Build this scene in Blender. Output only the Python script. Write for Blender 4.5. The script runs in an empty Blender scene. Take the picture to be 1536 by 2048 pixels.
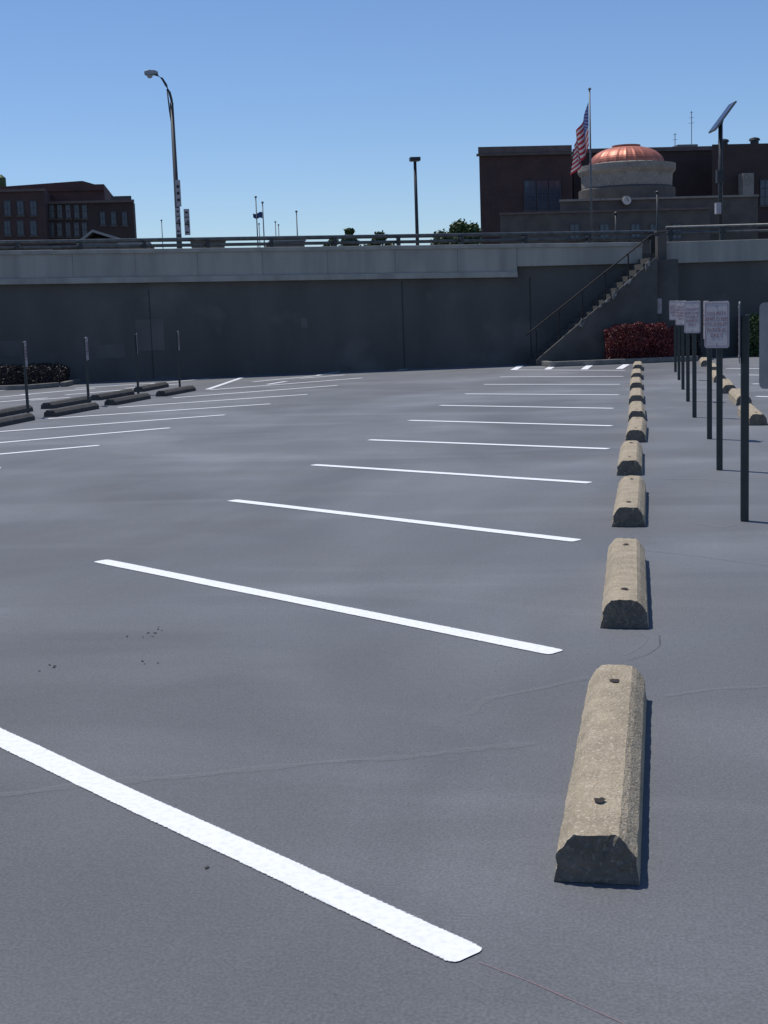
import bpy,bmesh,math,random
from mathutils import Vector,Matrix,noise
random.seed(7)
SC=bpy.context.scene; COL=SC.collection
sin,cos,pi=math.sin,math.cos,math.pi
# ---------------------------------------------------------------- camera geometry
F=2800.;H=1.7;ROLL=.035
_u,_v=1288-768,1024-600
_u0=_u*cos(ROLL)+_v*sin(ROLL);_v0=-_u*sin(ROLL)+_v*cos(ROLL)
PITCH=math.atan2(_v0,F);YAW=math.atan2(_u0,F*cos(PITCH)+_v0*sin(PITCH))
R=Matrix.Rotation(YAW,3,'Z')@Matrix.Rotation(pi/2-PITCH,3,'X')@Matrix.Rotation(-ROLL,3,'Z')
EYE=Vector((0,0,H))
def ray(x,y): return R@Vector((x-768,1024-y,-F))
def G(x,y,z=0.):
    d=ray(x,y);return EYE+d*((z-H)/d.z)
A=G(150,765);B=G(1070,728)
S=(B-A).normalized();N=Vector((-S.y,S.x,0))
def K(x,y,off=0.):
    d=ray(x,y);t=(off-(EYE-A).dot(N))/d.dot(N);p=EYE+d*t
    return (p-A).dot(S),p.z
def Wd(s,o,z): return Vector((A.x,A.y,0))+S*s+N*o+Vector((0,0,z))
def KP(x,y,off): 
    s,z=K(x,y,off);return Wd(s,off,z)
# ---------------------------------------------------------------- materials
def nd(nt,t,**k):
    n=nt.nodes.new(t)
    for a,b in k.items(): setattr(n,a,b)
    return n
def M(name,c1,c2=None,scale=4.,rough=.8,bump=0.,bscale=None,metal=0.,stretch=(1,1,1),lo=.35,hi=.65,c3=None,scale3=60,spec=.5,detail=6):
    m=bpy.data.materials.new(name);m.use_nodes=True;nt=m.node_tree;L=nt.links.new
    b=nt.nodes['Principled BSDF'];b.inputs['Roughness'].default_value=rough;b.inputs['Metallic'].default_value=metal
    b.inputs['Specular IOR Level'].default_value=spec
    c2=c2 or tuple(x*.75 for x in c1)
    tc=nd(nt,'ShaderNodeTexCoord');oi=nd(nt,'ShaderNodeObjectInfo')
    mu=nd(nt,'ShaderNodeMath',operation='MULTIPLY');mu.inputs[1].default_value=37.;L(oi.outputs['Random'],mu.inputs[0])
    ad=nd(nt,'ShaderNodeVectorMath',operation='ADD');L(tc.outputs['Object'],ad.inputs[0]);L(mu.outputs[0],ad.inputs[1])
    mp=nd(nt,'ShaderNodeMapping');mp.inputs['Scale'].default_value=stretch;L(ad.outputs[0],mp.inputs[0])
    nz=nd(nt,'ShaderNodeTexNoise');nz.inputs['Scale'].default_value=scale;nz.inputs['Detail'].default_value=detail;L(mp.outputs[0],nz.inputs['Vector'])
    cr=nd(nt,'ShaderNodeValToRGB');e=cr.color_ramp.elements
    e[0].position=lo;e[1].position=hi;e[0].color=(*c1,1);e[1].color=(*c2,1)
    L(nz.outputs['Fac'],cr.inputs[0]);out=cr.outputs[0]
    if c3:
        n3=nd(nt,'ShaderNodeTexNoise');n3.inputs['Scale'].default_value=scale3;n3.inputs['Detail'].default_value=3;L(ad.outputs[0],n3.inputs['Vector'])
        r3=nd(nt,'ShaderNodeValToRGB');r3.color_ramp.elements[0].position=.55;r3.color_ramp.elements[1].position=.68;L(n3.outputs['Fac'],r3.inputs[0])
        mx=nd(nt,'ShaderNodeMix',data_type='RGBA');L(r3.outputs[0],mx.inputs[0]);L(out,mx.inputs[6]);mx.inputs[7].default_value=(*c3,1);out=mx.outputs[2]
    L(out,b.inputs['Base Color'])
    if bump:
        nb=nd(nt,'ShaderNodeTexNoise');nb.inputs['Scale'].default_value=bscale or scale*6;nb.inputs['Detail'].default_value=5;L(ad.outputs[0],nb.inputs['Vector'])
        bp=nd(nt,'ShaderNodeBump');bp.inputs['Strength'].default_value=bump;bp.inputs['Distance'].default_value=.02;L(nb.outputs['Fac'],bp.inputs['Height']);L(bp.outputs[0],b.inputs['Normal'])
    return m
def asphalt():
    m=bpy.data.materials.new('sealed_asphalt');m.use_nodes=True;nt=m.node_tree;L=nt.links.new
    b=nt.nodes['Principled BSDF'];b.inputs['Specular IOR Level'].default_value=.35
    tc=nd(nt,'ShaderNodeTexCoord')
    def noi(sc,det,stretch=(1,1,1),dist=0.):
        mp=nd(nt,'ShaderNodeMapping');mp.inputs['Scale'].default_value=stretch;L(tc.outputs['Object'],mp.inputs[0])
        n=nd(nt,'ShaderNodeTexNoise');n.inputs['Scale'].default_value=sc;n.inputs['Detail'].default_value=det;n.inputs['Distortion'].default_value=dist;L(mp.outputs[0],n.inputs['Vector']);return n.outputs['Fac']
    def ramp(f,p0,p1,a,bb):
        r=nd(nt,'ShaderNodeMapRange');r.inputs[1].default_value=p0;r.inputs[2].default_value=p1;r.inputs[3].default_value=a;r.inputs[4].default_value=bb;L(f,r.inputs[0]);return r.outputs[0]
    def mul(a,c):
        q=nd(nt,'ShaderNodeMath',operation='MULTIPLY');L(a,q.inputs[0]);L(c,q.inputs[1]);return q.outputs[0]
    big=ramp(noi(.22,3,(1,.7,1),1.0),.36,.66,.84,1.20)
    med=ramp(noi(.9,5,(1,.5,1),.9),.3,.7,.91,1.09)
    streak=ramp(noi(.75,4,(.35,1.1,1),.7),.50,.72,.97,1.24)
    grit=ramp(noi(95,3),.35,.68,.83,1.18)
    peb=ramp(noi(24,4),.3,.7,.95,1.05)
    f=mul(mul(mul(big,med),mul(grit,peb)),streak)
    v=nd(nt,'ShaderNodeTexVoronoi');v.inputs['Scale'].default_value=7.;L(tc.outputs['Object'],v.inputs['Vector'])
    sp=ramp(v.outputs['Distance'],.02,.045,.55,1.)
    f=mul(f,sp)
    sx=nd(nt,'ShaderNodeSeparateXYZ');L(tc.outputs['Object'],sx.inputs[0])
    f=mul(f,ramp(sx.outputs['Y'],3.,16.,.94,1.12))
    vm=nd(nt,'ShaderNodeVectorMath',operation='SCALE');vm.inputs[0].default_value=(.135,.140,.149);L(f,vm.inputs['Scale'])
    L(vm.outputs[0],b.inputs['Base Color'])
    L(ramp(noi(.6,4),.3,.7,.62,.8),b.inputs['Roughness'])
    bp=nd(nt,'ShaderNodeBump');bp.inputs['Strength'].default_value=.25;bp.inputs['Distance'].default_value=.005;L(noi(120,4),bp.inputs['Height']);L(bp.outputs[0],b.inputs['Normal'])
    return m
def paint(name,col,edge=.10,worn=.0,alpha=1.,nscale=110):
    m=bpy.data.materials.new(name);m.use_nodes=True;nt=m.node_tree;L=nt.links.new
    b=nt.nodes['Principled BSDF'];b.inputs['Roughness'].default_value=.7
    uv=nd(nt,'ShaderNodeUVMap');sx=nd(nt,'ShaderNodeSeparateXYZ');L(uv.outputs[0],sx.inputs[0])
    a=nd(nt,'ShaderNodeMath',operation='SUBTRACT');L(sx.outputs['Y'],a.inputs[0]);a.inputs[1].default_value=.5
    ab=nd(nt,'ShaderNodeMath',operation='ABSOLUTE');L(a.outputs[0],ab.inputs[0])
    tc=nd(nt,'ShaderNodeTexCoord')
    nz=nd(nt,'ShaderNodeTexNoise');nz.inputs['Scale'].default_value=nscale;nz.inputs['Detail'].default_value=4;L(tc.outputs['Object'],nz.inputs['Vector'])
    r=nd(nt,'ShaderNodeMapRange');r.inputs[1].default_value=.5;r.inputs[2].default_value=.5-edge;r.inputs[3].default_value=-.42;r.inputs[4].default_value=1.-worn;L(ab.outputs[0],r.inputs[0])
    s=nd(nt,'ShaderNodeMath',operation='ADD');L(r.outputs[0],s.inputs[0]);L(nz.outputs['Fac'],s.inputs[1])
    st=nd(nt,'ShaderNodeMapRange');st.inputs[1].default_value=.45;st.inputs[2].default_value=.75;st.inputs[4].default_value=alpha;L(s.outputs[0],st.inputs[0])
    n2=nd(nt,'ShaderNodeTexNoise');n2.inputs['Scale'].default_value=40;n2.inputs['Detail'].default_value=5;L(tc.outputs['Object'],n2.inputs['Vector'])
    cr=nd(nt,'ShaderNodeValToRGB');cr.color_ramp.elements[0].color=(*[c*.86 for c in col],1);cr.color_ramp.elements[1].color=(*col,1)
    cr.color_ramp.elements[0].position=.3;cr.color_ramp.elements[1].position=.6
    L(n2.outputs['Fac'],cr.inputs[0]);L(cr.outputs[0],b.inputs['Base Color'])
    tr=nd(nt,'ShaderNodeBsdfTransparent');mx=nd(nt,'ShaderNodeMixShader');L(st.outputs[0],mx.inputs[0]);L(tr.outputs[0],mx.inputs[1]);L(b.outputs[0],mx.inputs[2])
    L(mx.outputs[0],nt.nodes['Material Output'].inputs['Surface'])
    return m
def flag_mat():
    m=bpy.data.materials.new('flag_cloth');m.use_nodes=True;nt=m.node_tree;L=nt.links.new
    b=nt.nodes['Principled BSDF'];b.inputs['Roughness'].default_value=.8
    uv=nd(nt,'ShaderNodeUVMap');sx=nd(nt,'ShaderNodeSeparateXYZ');L(uv.outputs[0],sx.inputs[0])
    def mt(op,a,c):
        q=nd(nt,'ShaderNodeMath',operation=op)
        for i,z in enumerate((a,c)):
            if isinstance(z,(int,float)): q.inputs[i].default_value=z
            else: L(z,q.inputs[i])
        return q.outputs[0]
    fl=mt('MODULO',mt('FLOOR',mt('MULTIPLY',sx.outputs['Y'],13.),0),2.)
    mx=nd(nt,'ShaderNodeMix',data_type='RGBA');L(fl,mx.inputs[0]);mx.inputs[6].default_value=(.42,.032,.048,1);mx.inputs[7].default_value=(.58,.56,.56,1)
    can=mt('MULTIPLY',mt('LESS_THAN',sx.outputs['X'],.4),mt('LESS_THAN',sx.outputs['Y'],7/13))
    fx=mt('FRACT',mt('MULTIPLY',sx.outputs['X'],15.),0);fy=mt('FRACT',mt('MULTIPLY',sx.outputs['Y'],13*9/7/1.3),0)
    dd=mt('ADD',mt('POWER',mt('SUBTRACT',fx,.5),2.),mt('POWER',mt('SUBTRACT',fy,.5),2.))
    star=mt('LESS_THAN',dd,.06)
    m2=nd(nt,'ShaderNodeMix',data_type='RGBA');L(star,m2.inputs[0]);m2.inputs[6].default_value=(.04,.06,.26,1);m2.inputs[7].default_value=(.6,.6,.6,1)
    m3=nd(nt,'ShaderNodeMix',data_type='RGBA');L(can,m3.inputs[0]);L(mx.outputs[2],m3.inputs[6]);L(m2.outputs[2],m3.inputs[7])
    L(m3.outputs[2],b.inputs['Base Color'])
    tl=nd(nt,'ShaderNodeBsdfTranslucent');L(m3.outputs[2],tl.inputs[0]);ms=nd(nt,'ShaderNodeMixShader');ms.inputs[0].default_value=.45
    L(b.outputs[0],ms.inputs[1]);L(tl.outputs[0],ms.inputs[2]);L(ms.outputs[0],nt.nodes['Material Output'].inputs['Surface'])
    return m
def leaf_mat(name,c1,c2):
    return M(name,c1,c2,scale=3.,rough=.6,lo=.3,hi=.7)
MAT=dict(
 asphalt=asphalt(),
 white=paint('white_paint',(.86,.87,.88),.16),
 faint=paint('worn_white_paint',(.78,.8,.82),.2,.05),
 blue=paint('blue_paint',(.14,.22,.36),.3,.25,.45),
 seam=paint('pavement_seam',(.26,.268,.28),.5,.2,.26,25),
 dark=paint('dark_crack',(.06,.062,.065),.5,.30,.4),
 chalk=paint('red_chalk',(.33,.19,.20),.5,.40,.5),
 soil=M('mulch',(.04,.034,.03),(.07,.058,.05),20,.95,.6),
 ground=M('ground_dirt',(.10,.10,.09),(.14,.13,.11),.2,.95),
 road=M('road_asphalt',(.06,.063,.07),(.08,.08,.09),1.,.9),
 stop=M('stop_concrete',(.45,.37,.255),(.33,.27,.185),7.,.9,.7,110,c3=(.58,.50,.385),scale3=75),
 stopend_shade=M('stop_end_shade',(.19,.165,.135),(.13,.115,.095),12.,.95,1.,60,c3=(.25,.22,.18),scale3=55),  # end faces of the stops: shade put into a darker concrete colour
 stop_shaded=M('shaded_stop_concrete',(.085,.08,.074),(.06,.057,.053),7.,.9,.9,110,c3=(.11,.105,.095),scale3=75),  # same concrete darkened, shade of the left-hand stops painted into its colour
 hole=M('hole_dark',(.02,.018,.016),(.05,.03,.02),30,.9),
 kerb=M('kerb_concrete',(.20,.195,.18),(.14,.136,.128),5,.9,.4,60),
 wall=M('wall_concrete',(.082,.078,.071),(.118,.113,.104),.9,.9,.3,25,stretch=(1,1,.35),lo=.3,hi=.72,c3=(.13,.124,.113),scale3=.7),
 walld=M('stair_concrete',(.070,.067,.062),(.10,.096,.089),1.6,.9,.5,25),
 wallp=M('wall_patch',(.135,.13,.12),(.105,.10,.093),1.5,.9),
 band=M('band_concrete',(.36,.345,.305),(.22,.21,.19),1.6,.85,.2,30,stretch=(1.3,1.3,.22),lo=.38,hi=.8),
 bandj=M('band_joint',(.20,.19,.172),(.25,.24,.215),3,.9),
 joint=M('joint_dark',(.055,.053,.05),None,4,.9),
 steel=M('dark_steel',(.03,.034,.036),(.05,.05,.05),6,.5,metal=.3),
 blacksteel=M('black_rail',(.012,.012,.013),(.02,.02,.02),6,.8),
 rail=M('rail_steel',(.16,.165,.16),(.10,.105,.10),6,.5,metal=.5),
 galv=M('galvanised',(.34,.36,.38),(.26,.28,.3),8,.45,metal=.6),
 lampgrey=M('lamp_grey',(.075,.08,.085),(.055,.06,.065),4,.55,metal=.3),
 polegrey=M('pole_grey',(.16,.165,.17),(.12,.125,.13),4,.5,metal=.4),
 post=M('post_green',(.022,.03,.028),(.035,.04,.038),8,.5),
 sign=M('sign_white',(.46,.42,.43),(.40,.365,.375),6,.45),
 signback=M('sign_back',(.27,.27,.275),(.21,.21,.215),6,.5,metal=.2),
 red=M('sign_red',(.27,.14,.155),(.30,.17,.18),20,.5),
 black=M('sign_black',(.02,.02,.02),None,9,.5),
 brick=M('red_brick',(.125,.06,.054),(.082,.042,.041),.9,.9,c3=(.15,.082,.07),scale3=14),
 brickd=M('brown_brick',(.088,.050,.047),(.062,.038,.037),.9,.9,c3=(.115,.068,.058),scale3=14),
 brick2=M('dark_brick',(.07,.045,.043),(.05,.035,.034),.9,.9,c3=(.09,.055,.05),scale3=14),
 stone=M('limestone',(.30,.27,.235),(.21,.19,.165),1.2,.85,c3=(.36,.325,.28),scale3=8),
 stoned=M('grey_stone',(.125,.108,.095),(.09,.078,.07),1.2,.85),
 trim=M('parapet_trim',(.16,.12,.11),(.12,.09,.085),2,.85),
 copper=M('copper',(.52,.19,.125),(.40,.135,.09),1.5,.5,.1,20,metal=.45),
 glass=M('window_glass',(.03,.045,.075),(.045,.07,.11),.8,.15),
 glassl=M('window_glass_pale',(.11,.12,.14),(.05,.06,.075),.8,.2),
 frame=M('window_frame',(.08,.085,.1),None,4,.6),
 clock=M('clock_face',(.6,.58,.52),(.5,.48,.44),5,.5),
 roof=M('pale_roof',(.32,.32,.31),(.25,.25,.25),2,.8),
 siding=M('siding',(.22,.21,.2),(.17,.16,.155),2,.8),
 lens=M('lamp_lens',(.45,.45,.42),(.38,.38,.36),6,.3),
 solar=M('solar_cells',(.03,.04,.08),(.045,.055,.1),9,.25),
 worn=M('sunlit_edge_mottle',(.33,.315,.29),(.06,.058,.055),9.,.9,.6,40,lo=.36,hi=.6),  # pale blotches imitate sun on the stair edge
 redleaf=leaf_mat('red_leaves',(.21,.036,.036),(.09,.02,.02)),
 darkleaf=leaf_mat('dark_leaves',(.034,.02,.02),(.022,.018,.015)),
 green=leaf_mat('green_leaves',(.07,.115,.03),(.035,.065,.018)),
 bark=M('bark',(.08,.06,.045),None,12,.9,.5),
 flag=flag_mat(),
 blueflag=M('blue_cloth',(.05,.09,.22),None,9,.8),
)
# ---------------------------------------------------------------- builders
ROOT={}
class MB:
    def __init__(s): s.v=[];s.f=[];s.uv=None
    def quad(s,a,b,c,d):
        i=len(s.v);s.v+=[Vector(a),Vector(b),Vector(c),Vector(d)];s.f.append((i,i+1,i+2,i+3))
    def box(s,x0,x1,y0,y1,z0,z1,tr=None):
        tr=tr or (lambda x,y,z:Vector((x,y,z)))
        i=len(s.v)
        s.v+=[tr(x,y,z) for z in (z0,z1) for y in (y0,y1) for x in (x0,x1)]
        s.f+=[tuple(i+k for k in q) for q in ((0,2,3,1),(4,5,7,6),(0,1,5,4),(2,6,7,3),(0,4,6,2),(1,3,7,5))]
        return s
    def prism(s,poly,o0,o1,tr):
        i=len(s.v);n=len(poly)
        s.v+=[tr(a,o0,b) for a,b in poly]+[tr(a,o1,b) for a,b in poly]
        s.f.append(tuple(i+k for k in range(n)));s.f.append(tuple(i+n+k for k in reversed(range(n))))
        for k in range(n):
            q=(k+1)%n;s.f.append((i+k,i+n+k,i+n+q,i+q))
        return s
    def tube(s,pts,rad,n=8):
        pts=[Vector(p) for p in pts]
        rr=rad if isinstance(rad,(list,tuple)) else [rad]*len(pts)
        i0=len(s.v)
        for k,p in enumerate(pts):
            t=(pts[min(k+1,len(pts)-1)]-pts[max(k-1,0)]).normalized()
            u=t.orthogonal() if abs(t.z)<.9 else t.cross(Vector((0,1,0)))
            u.normalize();w=t.cross(u)
            s.v+=[p+(u*cos(2*pi*j/n)+w*sin(2*pi*j/n))*rr[k] for j in range(n)]
        for k in range(len(pts)-1):
            for j in range(n):
                a=i0+k*n+j;b=i0+k*n+(j+1)%n;s.f.append((a,b,b+n,a+n))
        s.f.append(tuple(i0+j for j in reversed(range(n))));s.f.append(tuple(i0+(len(pts)-1)*n+j for j in range(n)))
        return s
    def lathe(s,c,prof,n=40):
        i0=len(s.v)
        for r,z in prof: s.v+=[Vector((c[0]+r*cos(2*pi*j/n),c[1]+r*sin(2*pi*j/n),z)) for j in range(n)]
        for k in range(len(prof)-1):
            for j in range(n):
                a=i0+k*n+j;b=i0+k*n+(j+1)%n;s.f.append((a,b,b+n,a+n))
        s.f.append(tuple(i0+(len(prof)-1)*n+j for j in range(n)))
        return s
    def build(s,name,mat,parent=None,smooth=False,bevel=0):
        loc=Vector((0,0,0))
        if parent is not None: loc=ROOT.get(parent.name,Vector((0,0,0)))
        me=bpy.data.meshes.new(name);me.from_pydata([tuple(v-loc) for v in s.v],[],s.f)
        if s.uv:
            ul=me.uv_layers.new(name='UVMap')
            for p in me.polygons:
                for li in p.loop_indices: ul.data[li].uv=s.uv[me.loops[li].vertex_index]
        me.materials.append(MAT[mat]);
        bm=bmesh.new();bm.from_mesh(me);bmesh.ops.recalc_face_normals(bm,faces=bm.faces) if not s.uv else None
        bm.to_mesh(me);bm.free()
        if smooth:
            for p in me.polygons:p.use_smooth=True
        o=bpy.data.objects.new(name,me);COL.objects.link(o)
        if parent is not None:
            o.parent=parent;ROOT[o.name]=loc
        if bevel:
            b=o.modifiers.new('bevel','BEVEL');b.width=bevel;b.segments=2;b.limit_method='ANGLE'
        return o
def tag(o,label=None,cat=None,group=None,kind=None):
    if label:o['label']=label
    if cat:o['category']=cat
    if group:o['group']=group
    if kind:o['kind']=kind
    return o
def empty(name,loc,label,cat,group=None):
    o=bpy.data.objects.new(name,None);COL.objects.link(o);o.location=loc;o.empty_display_size=.2
    ROOT[o.name]=Vector(loc);return tag(o,label,cat,group)
def copy_tree(o,parent=None):
    c=o.copy();COL.objects.link(c)
    if parent is not None:c.parent=parent
    for ch in o.children:copy_tree(ch,c)
    return c
def text_on(txt,size,mat,parent,name,mtx,extr=.0008):
    cu=bpy.data.curves.new(name,'FONT');cu.body=txt;cu.size=size;cu.align_x='CENTER';cu.align_y='CENTER';cu.extrude=extr;cu.space_line=.95
    t=bpy.data.objects.new(name+'_t',cu);COL.objects.link(t)
    dg=bpy.context.evaluated_depsgraph_get();me=bpy.data.meshes.new_from_object(t.evaluated_get(dg))
    bpy.data.objects.remove(t);me.transform(mtx);me.materials.clear();me.materials.append(MAT[mat])
    o=bpy.data.objects.new(name,me);COL.objects.link(o);o.parent=parent;return o
ZV=Vector((0,0,1))
# ---------------------------------------------------------------- setting: ground
o=MB();o.quad((-2500,-400,-.06),(2500,-400,-.06),(2500,4000,-.06),(-2500,4000,-.06))
tag(o.build('ground','ground'),'bare ground beyond the lot','ground',kind='structure')
lot=MB();lot.quad((-60,-12,0),(60,-12,0),Wd(70,.2,0),Wd(-60,.2,0))
lot=lot.build('parking_lot','asphalt');tag(lot,'freshly sealed dark grey parking lot','parking lot',kind='structure')
def ribbon(name,pts,w,mat,z=.004):
    mb=MB();mb.uv={}
    n=len(pts)
    for k,p in enumerate(pts):
        t=(pts[min(k+1,n-1)]-pts[max(k-1,0)]);t.z=0;t.normalize();e=Vector((-t.y,t.x,0))
        ww=w[k] if isinstance(w,list) else w
        for sgn,vv in((-.5,0.),(.5,1.)):
            mb.uv[len(mb.v)]=(k,vv);mb.v.append(Vector((p.x,p.y,z))+e*ww*sgn)
        if k:
            i=2*k-2;mb.f.append((i,i+2,i+3,i+1))
    return mb.build(name,mat,lot)
def line(a,b,w=.138,mat='white',name='parking_line'):
    pa,pb=G(*a),G(*b);d=(pb-pa);L=d.length;d.normalize()
    pts=[];ws=[]
    ends=[(0,.62),(.006,.82),(.015,.93),(.03,.98),(.06,1.)]
    for t,f in ends: pts.append(pa+d*t);ws.append(w*f)
    m=max(2,int(L/.25))
    for k in range(1,m):
        p=pa+d*(.07+(L-.14)*k/m);pts.append(p+Vector((-d.y,d.x,0))*.006*noise.noise(p*1.3));ws.append(w*(1+.05*noise.noise(p*2.1)))
    for t,f in reversed(ends): pts.append(pb-d*t);ws.append(w*f)
    ribbon(name,pts,ws,mat)
for a,b in [((-420,1282),(940,1915)),((200,1122),(1114,1306)),((463,1001),(1155,1082)),((626,930),(1180,966)),
            ((738,880),(1217,898)),((818,841),(1224,852)),((880,811),(1227,817)),((930,788),(1238,790)),((968,769),(1240,769)),
            ((1000,754),(1247,753))]:
    line(a,b)
line((1027,740),(1250,741),name='bay_outline')
for a,b in [((1027,740),(1043,731)),((1095,739),(1107,731)),((1168,739),(1182,729)),((1238,738),(1253,729))]:
    line(a,b,.2,name='hatch_line')
for a,b in [((-120,944),(2,936)),((-60,914),(198,891)),((-60,891),(340,856)),((-60,868),(450,830)),((90,838),(541,808)),((235,815),(615,789)),((345,796),(675,771)),((420,780),(725,756))]:
    line(a,b)
for a,b in [((415,779),(485,755)),((535,769),(572,763)),((505,764),(640,751)),((633,751),(683,743)),((795,741),(830,736)),((-20,806),(95,796)),((40,790),(190,777)),((150,777),(310,766)),((-30,797),(60,789)),((300,768),(420,757)),((600,757),(690,750)),((-40,785),(40,778)),((130,790),(260,779)),((250,777),(360,768)),((60,801),(140,795))]:
    line(a,b,.15,'faint')
for x,y in((207,770),(556,752)):
    p=G(x,y);ribbon('accessible_mark',[p+Vector((-.4,0,0)),p+Vector((.4,0,0))],.7,'blue',z=.003)
for a,b in [((1452,737),(1600,738)),((1478,750),(1640,752)),((1505,768),(1640,770)),((1512,793),(1640,797))]:
    line(a,b)
def wig(pts,w,mat,amp=.02,n=14,name='pavement_crack',z=.0025):
    W=[G(*p) for p in pts];out=[]
    for k in range(len(W)-1):
        for j in range(n):
            p=W[k].lerp(W[k+1],j/n);out.append(p+Vector((noise.noise(p*2.3),noise.noise(p*2.3+Vector((9,3,1))),0))*amp)
    out.append(W[-1])
    ribbon(name,out,[w*(.5+1.1*abs(noise.noise(p*5))) for p in out],mat,z=z)
wig([(-60,1592),(200,1566),(400,1552),(700,1524),(1070,1488)],.10,'seam',.04)
wig([(945,1430),(985,1398),(1080,1378),(1180,1357)],.08,'seam',.04)
wig([(1325,1395),(1430,1378),(1560,1372)],.08,'seam',.03)
wig([(1290,1100),(1400,1112),(1560,1135)],.09,'seam',.03)
wig([(1255,1322),(1290,1310),(1318,1292),(1322,1272)],.018,'dark',.02)
wig([(1245,1312),(1285,1290),(1300,1275),(1285,1268)],.04,'seam',.02)
wig([(1268,1062),(1262,1070),(1275,1080)],.04,'seam',.02)
wig([(690,1524),(735,1521)],.02,'dark',.01)
wig([(1380,1045),(1440,1056),(1470,1050)],.07,'seam',.02)
wig([(1300,960),(1400,958),(1480,968)],.10,'seam',.03)
wig([(958,1926),(1060,1966),(1240,2046),(1300,2080)],.014,'chalk',.006,name='chalk_line')
rd=random.Random(3)
db=MB()
for cx,cy,n,sp in((285,1270,6,14),(300,1325,3,12),(92,1336,4,14),(413,1737,1,2),(325,1258,3,10)):
    for k in range(n):
        p=G(cx+rd.gauss(0,sp),cy+rd.gauss(0,sp*.3));r=rd.uniform(.003,.008);i=len(db.v)
        m_=7
        db.v+=[Vector((p.x+r*rd.uniform(.6,1.5)*cos(2*pi*j/m_),p.y+r*1.4*rd.uniform(.6,1.3)*sin(2*pi*j/m_),.003)) for j in range(m_)]
        db.v.append(Vector((p.x,p.y,.006)))
        db.f+=[(i+j,i+(j+1)%m_,i+m_) for j in range(m_)]
tag(db.build('debris','joint'),'scattered dark leaf crumbs on the asphalt','debris',kind='stuff')
# ---------------------------------------------------------------- wheel stops
def stop_mesh(seed,detail,mat='stop'):
    off=Vector((seed*13.7,seed*5.1,seed*3.3))
    hw,sd,tw,hh,L=.126,.085,.068,.152,1.98
    if mat=='stop_shaded':hh=.125;sd=.07;L=1.9
    base=[(-hw,0),(-hw+.004,sd*.5),(-hw+.006,sd),(-tw-.02,hh-.022),(-tw,hh-.004),(-tw*.4,hh),(tw*.4,hh),(tw,hh-.004),(tw+.02,hh-.022),(hw-.006,sd),(hw-.004,sd*.5),(hw,0)]
    prof=[]
    sub=4 if detail else 1
    for k in range(len(base)-1):
        for j in range(sub):
            t=j/sub;prof.append((base[k][0]*(1-t)+base[k+1][0]*t,base[k][1]*(1-t)+base[k+1][1]*t))
    prof.append(base[-1]);n=len(prof)
    ny=130 if detail else 16
    bm=bmesh.new();rows=[];ends=[]
    for i in range(ny+1):
        t=i/ny;y=L*t
        if detail:
            y=L*(t-.12*sin(2*pi*t)/(2*pi)*2)
        de=min(y,L-y)
        row=[]
        for (x,z) in prof:
            p=Vector((x,y,z))
            if detail:
                c=noise.noise(p*9+off)*.5+noise.noise(p*28+off)*.3+noise.noise(p*70+off)*.2
                edge=max(0,1-de/.03)
                up=min(1,z/.05)
                k=(.006+.016*edge*max(0,noise.noise(p*14+off)+.4))*up
                cen=Vector((0,y,.05))
                d=(cen-Vector((x,y,z)));d.normalize()
                p=p+d*(k*(c+.4))
                if edge>0:
                    p.y+=(1 if y<L/2 else -1)*edge*(.003+.018*max(0,noise.noise(Vector((x*30,z*30,seed)))+.05))*(.3+.7*min(1,z/.12))
            row.append(bm.verts.new(p))
        rows.append(row)
    for i in range(ny):
        for j in range(n-1): bm.faces.new((rows[i][j],rows[i+1][j],rows[i+1][j+1],rows[i][j+1]))
    for row,sg in((rows[0],-1),(rows[-1],1)):
        prev=row;cx=Vector((0,row[n//2].co.y,.06))
        rings=6 if detail else 1
        for r in range(1,rings):
            f=1-r/rings;new=[]
            for v in row:
                q=Vector((v.co.x*f,v.co.y,.0+ (v.co.z)*(.15+.85*f) if v.co.z>.001 else 0))
                q.y=v.co.y*f+cx.y*(1-f)-sg*.006*(noise.noise(q*26+off)+.6*noise.noise(q*60+off))*min(1,q.z/.03)
                new.append(bm.verts.new(q))
            for j in range(n-1): ends.append(bm.faces.new((prev[j],prev[j+1],new[j+1],new[j])))
            prev=new
        ends.append(bm.faces.new(prev))
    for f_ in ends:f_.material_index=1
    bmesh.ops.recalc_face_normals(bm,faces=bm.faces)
    me=bpy.data.meshes.new('concrete_body');bm.to_mesh(me);bm.free();me.materials.append(MAT[mat]);me.materials.append(MAT['stopend_shade' if mat=='stop' else mat]);return me
def hole_mb(y,seed,z=.1545):
    r_=random.Random(seed);mb=MB();n=14
    mb.v=[Vector((.021*r_.uniform(.6,1.2)*cos(2*pi*j/n),y+.026*r_.uniform(.6,1.25)*sin(2*pi*j/n),z)) for j in range(n)]
    mb.v+=[Vector((.010*cos(2*pi*j/n),y+.010*sin(2*pi*j/n),z-.0008)) for j in range(n)]
    mb.f=[(j,(j+1)%n,n+(j+1)%n,n+j) for j in range(n)]+[tuple(n+j for j in range(n))]
    return mb
def make_stop(seed,detail,mat='stop'):
    r=empty('wheel_stop',(0,0,0),None,'wheel stop')
    b=bpy.data.objects.new('concrete_body',stop_mesh(seed,detail,mat));COL.objects.link(b);b.parent=r
    z=.1285 if mat=='stop_shaded' else .1555
    hole_mb(.28,seed,z).build('pin_hole','hole',r);hole_mb(1.70,seed+9,z).build('pin_hole','hole',r)
    return r
protos=[make_stop(1,True),make_stop(2,True),make_stop(3,True),make_stop(4,False),make_stop(5,True,'stop_shaded')]
used=[False]*5
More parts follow.
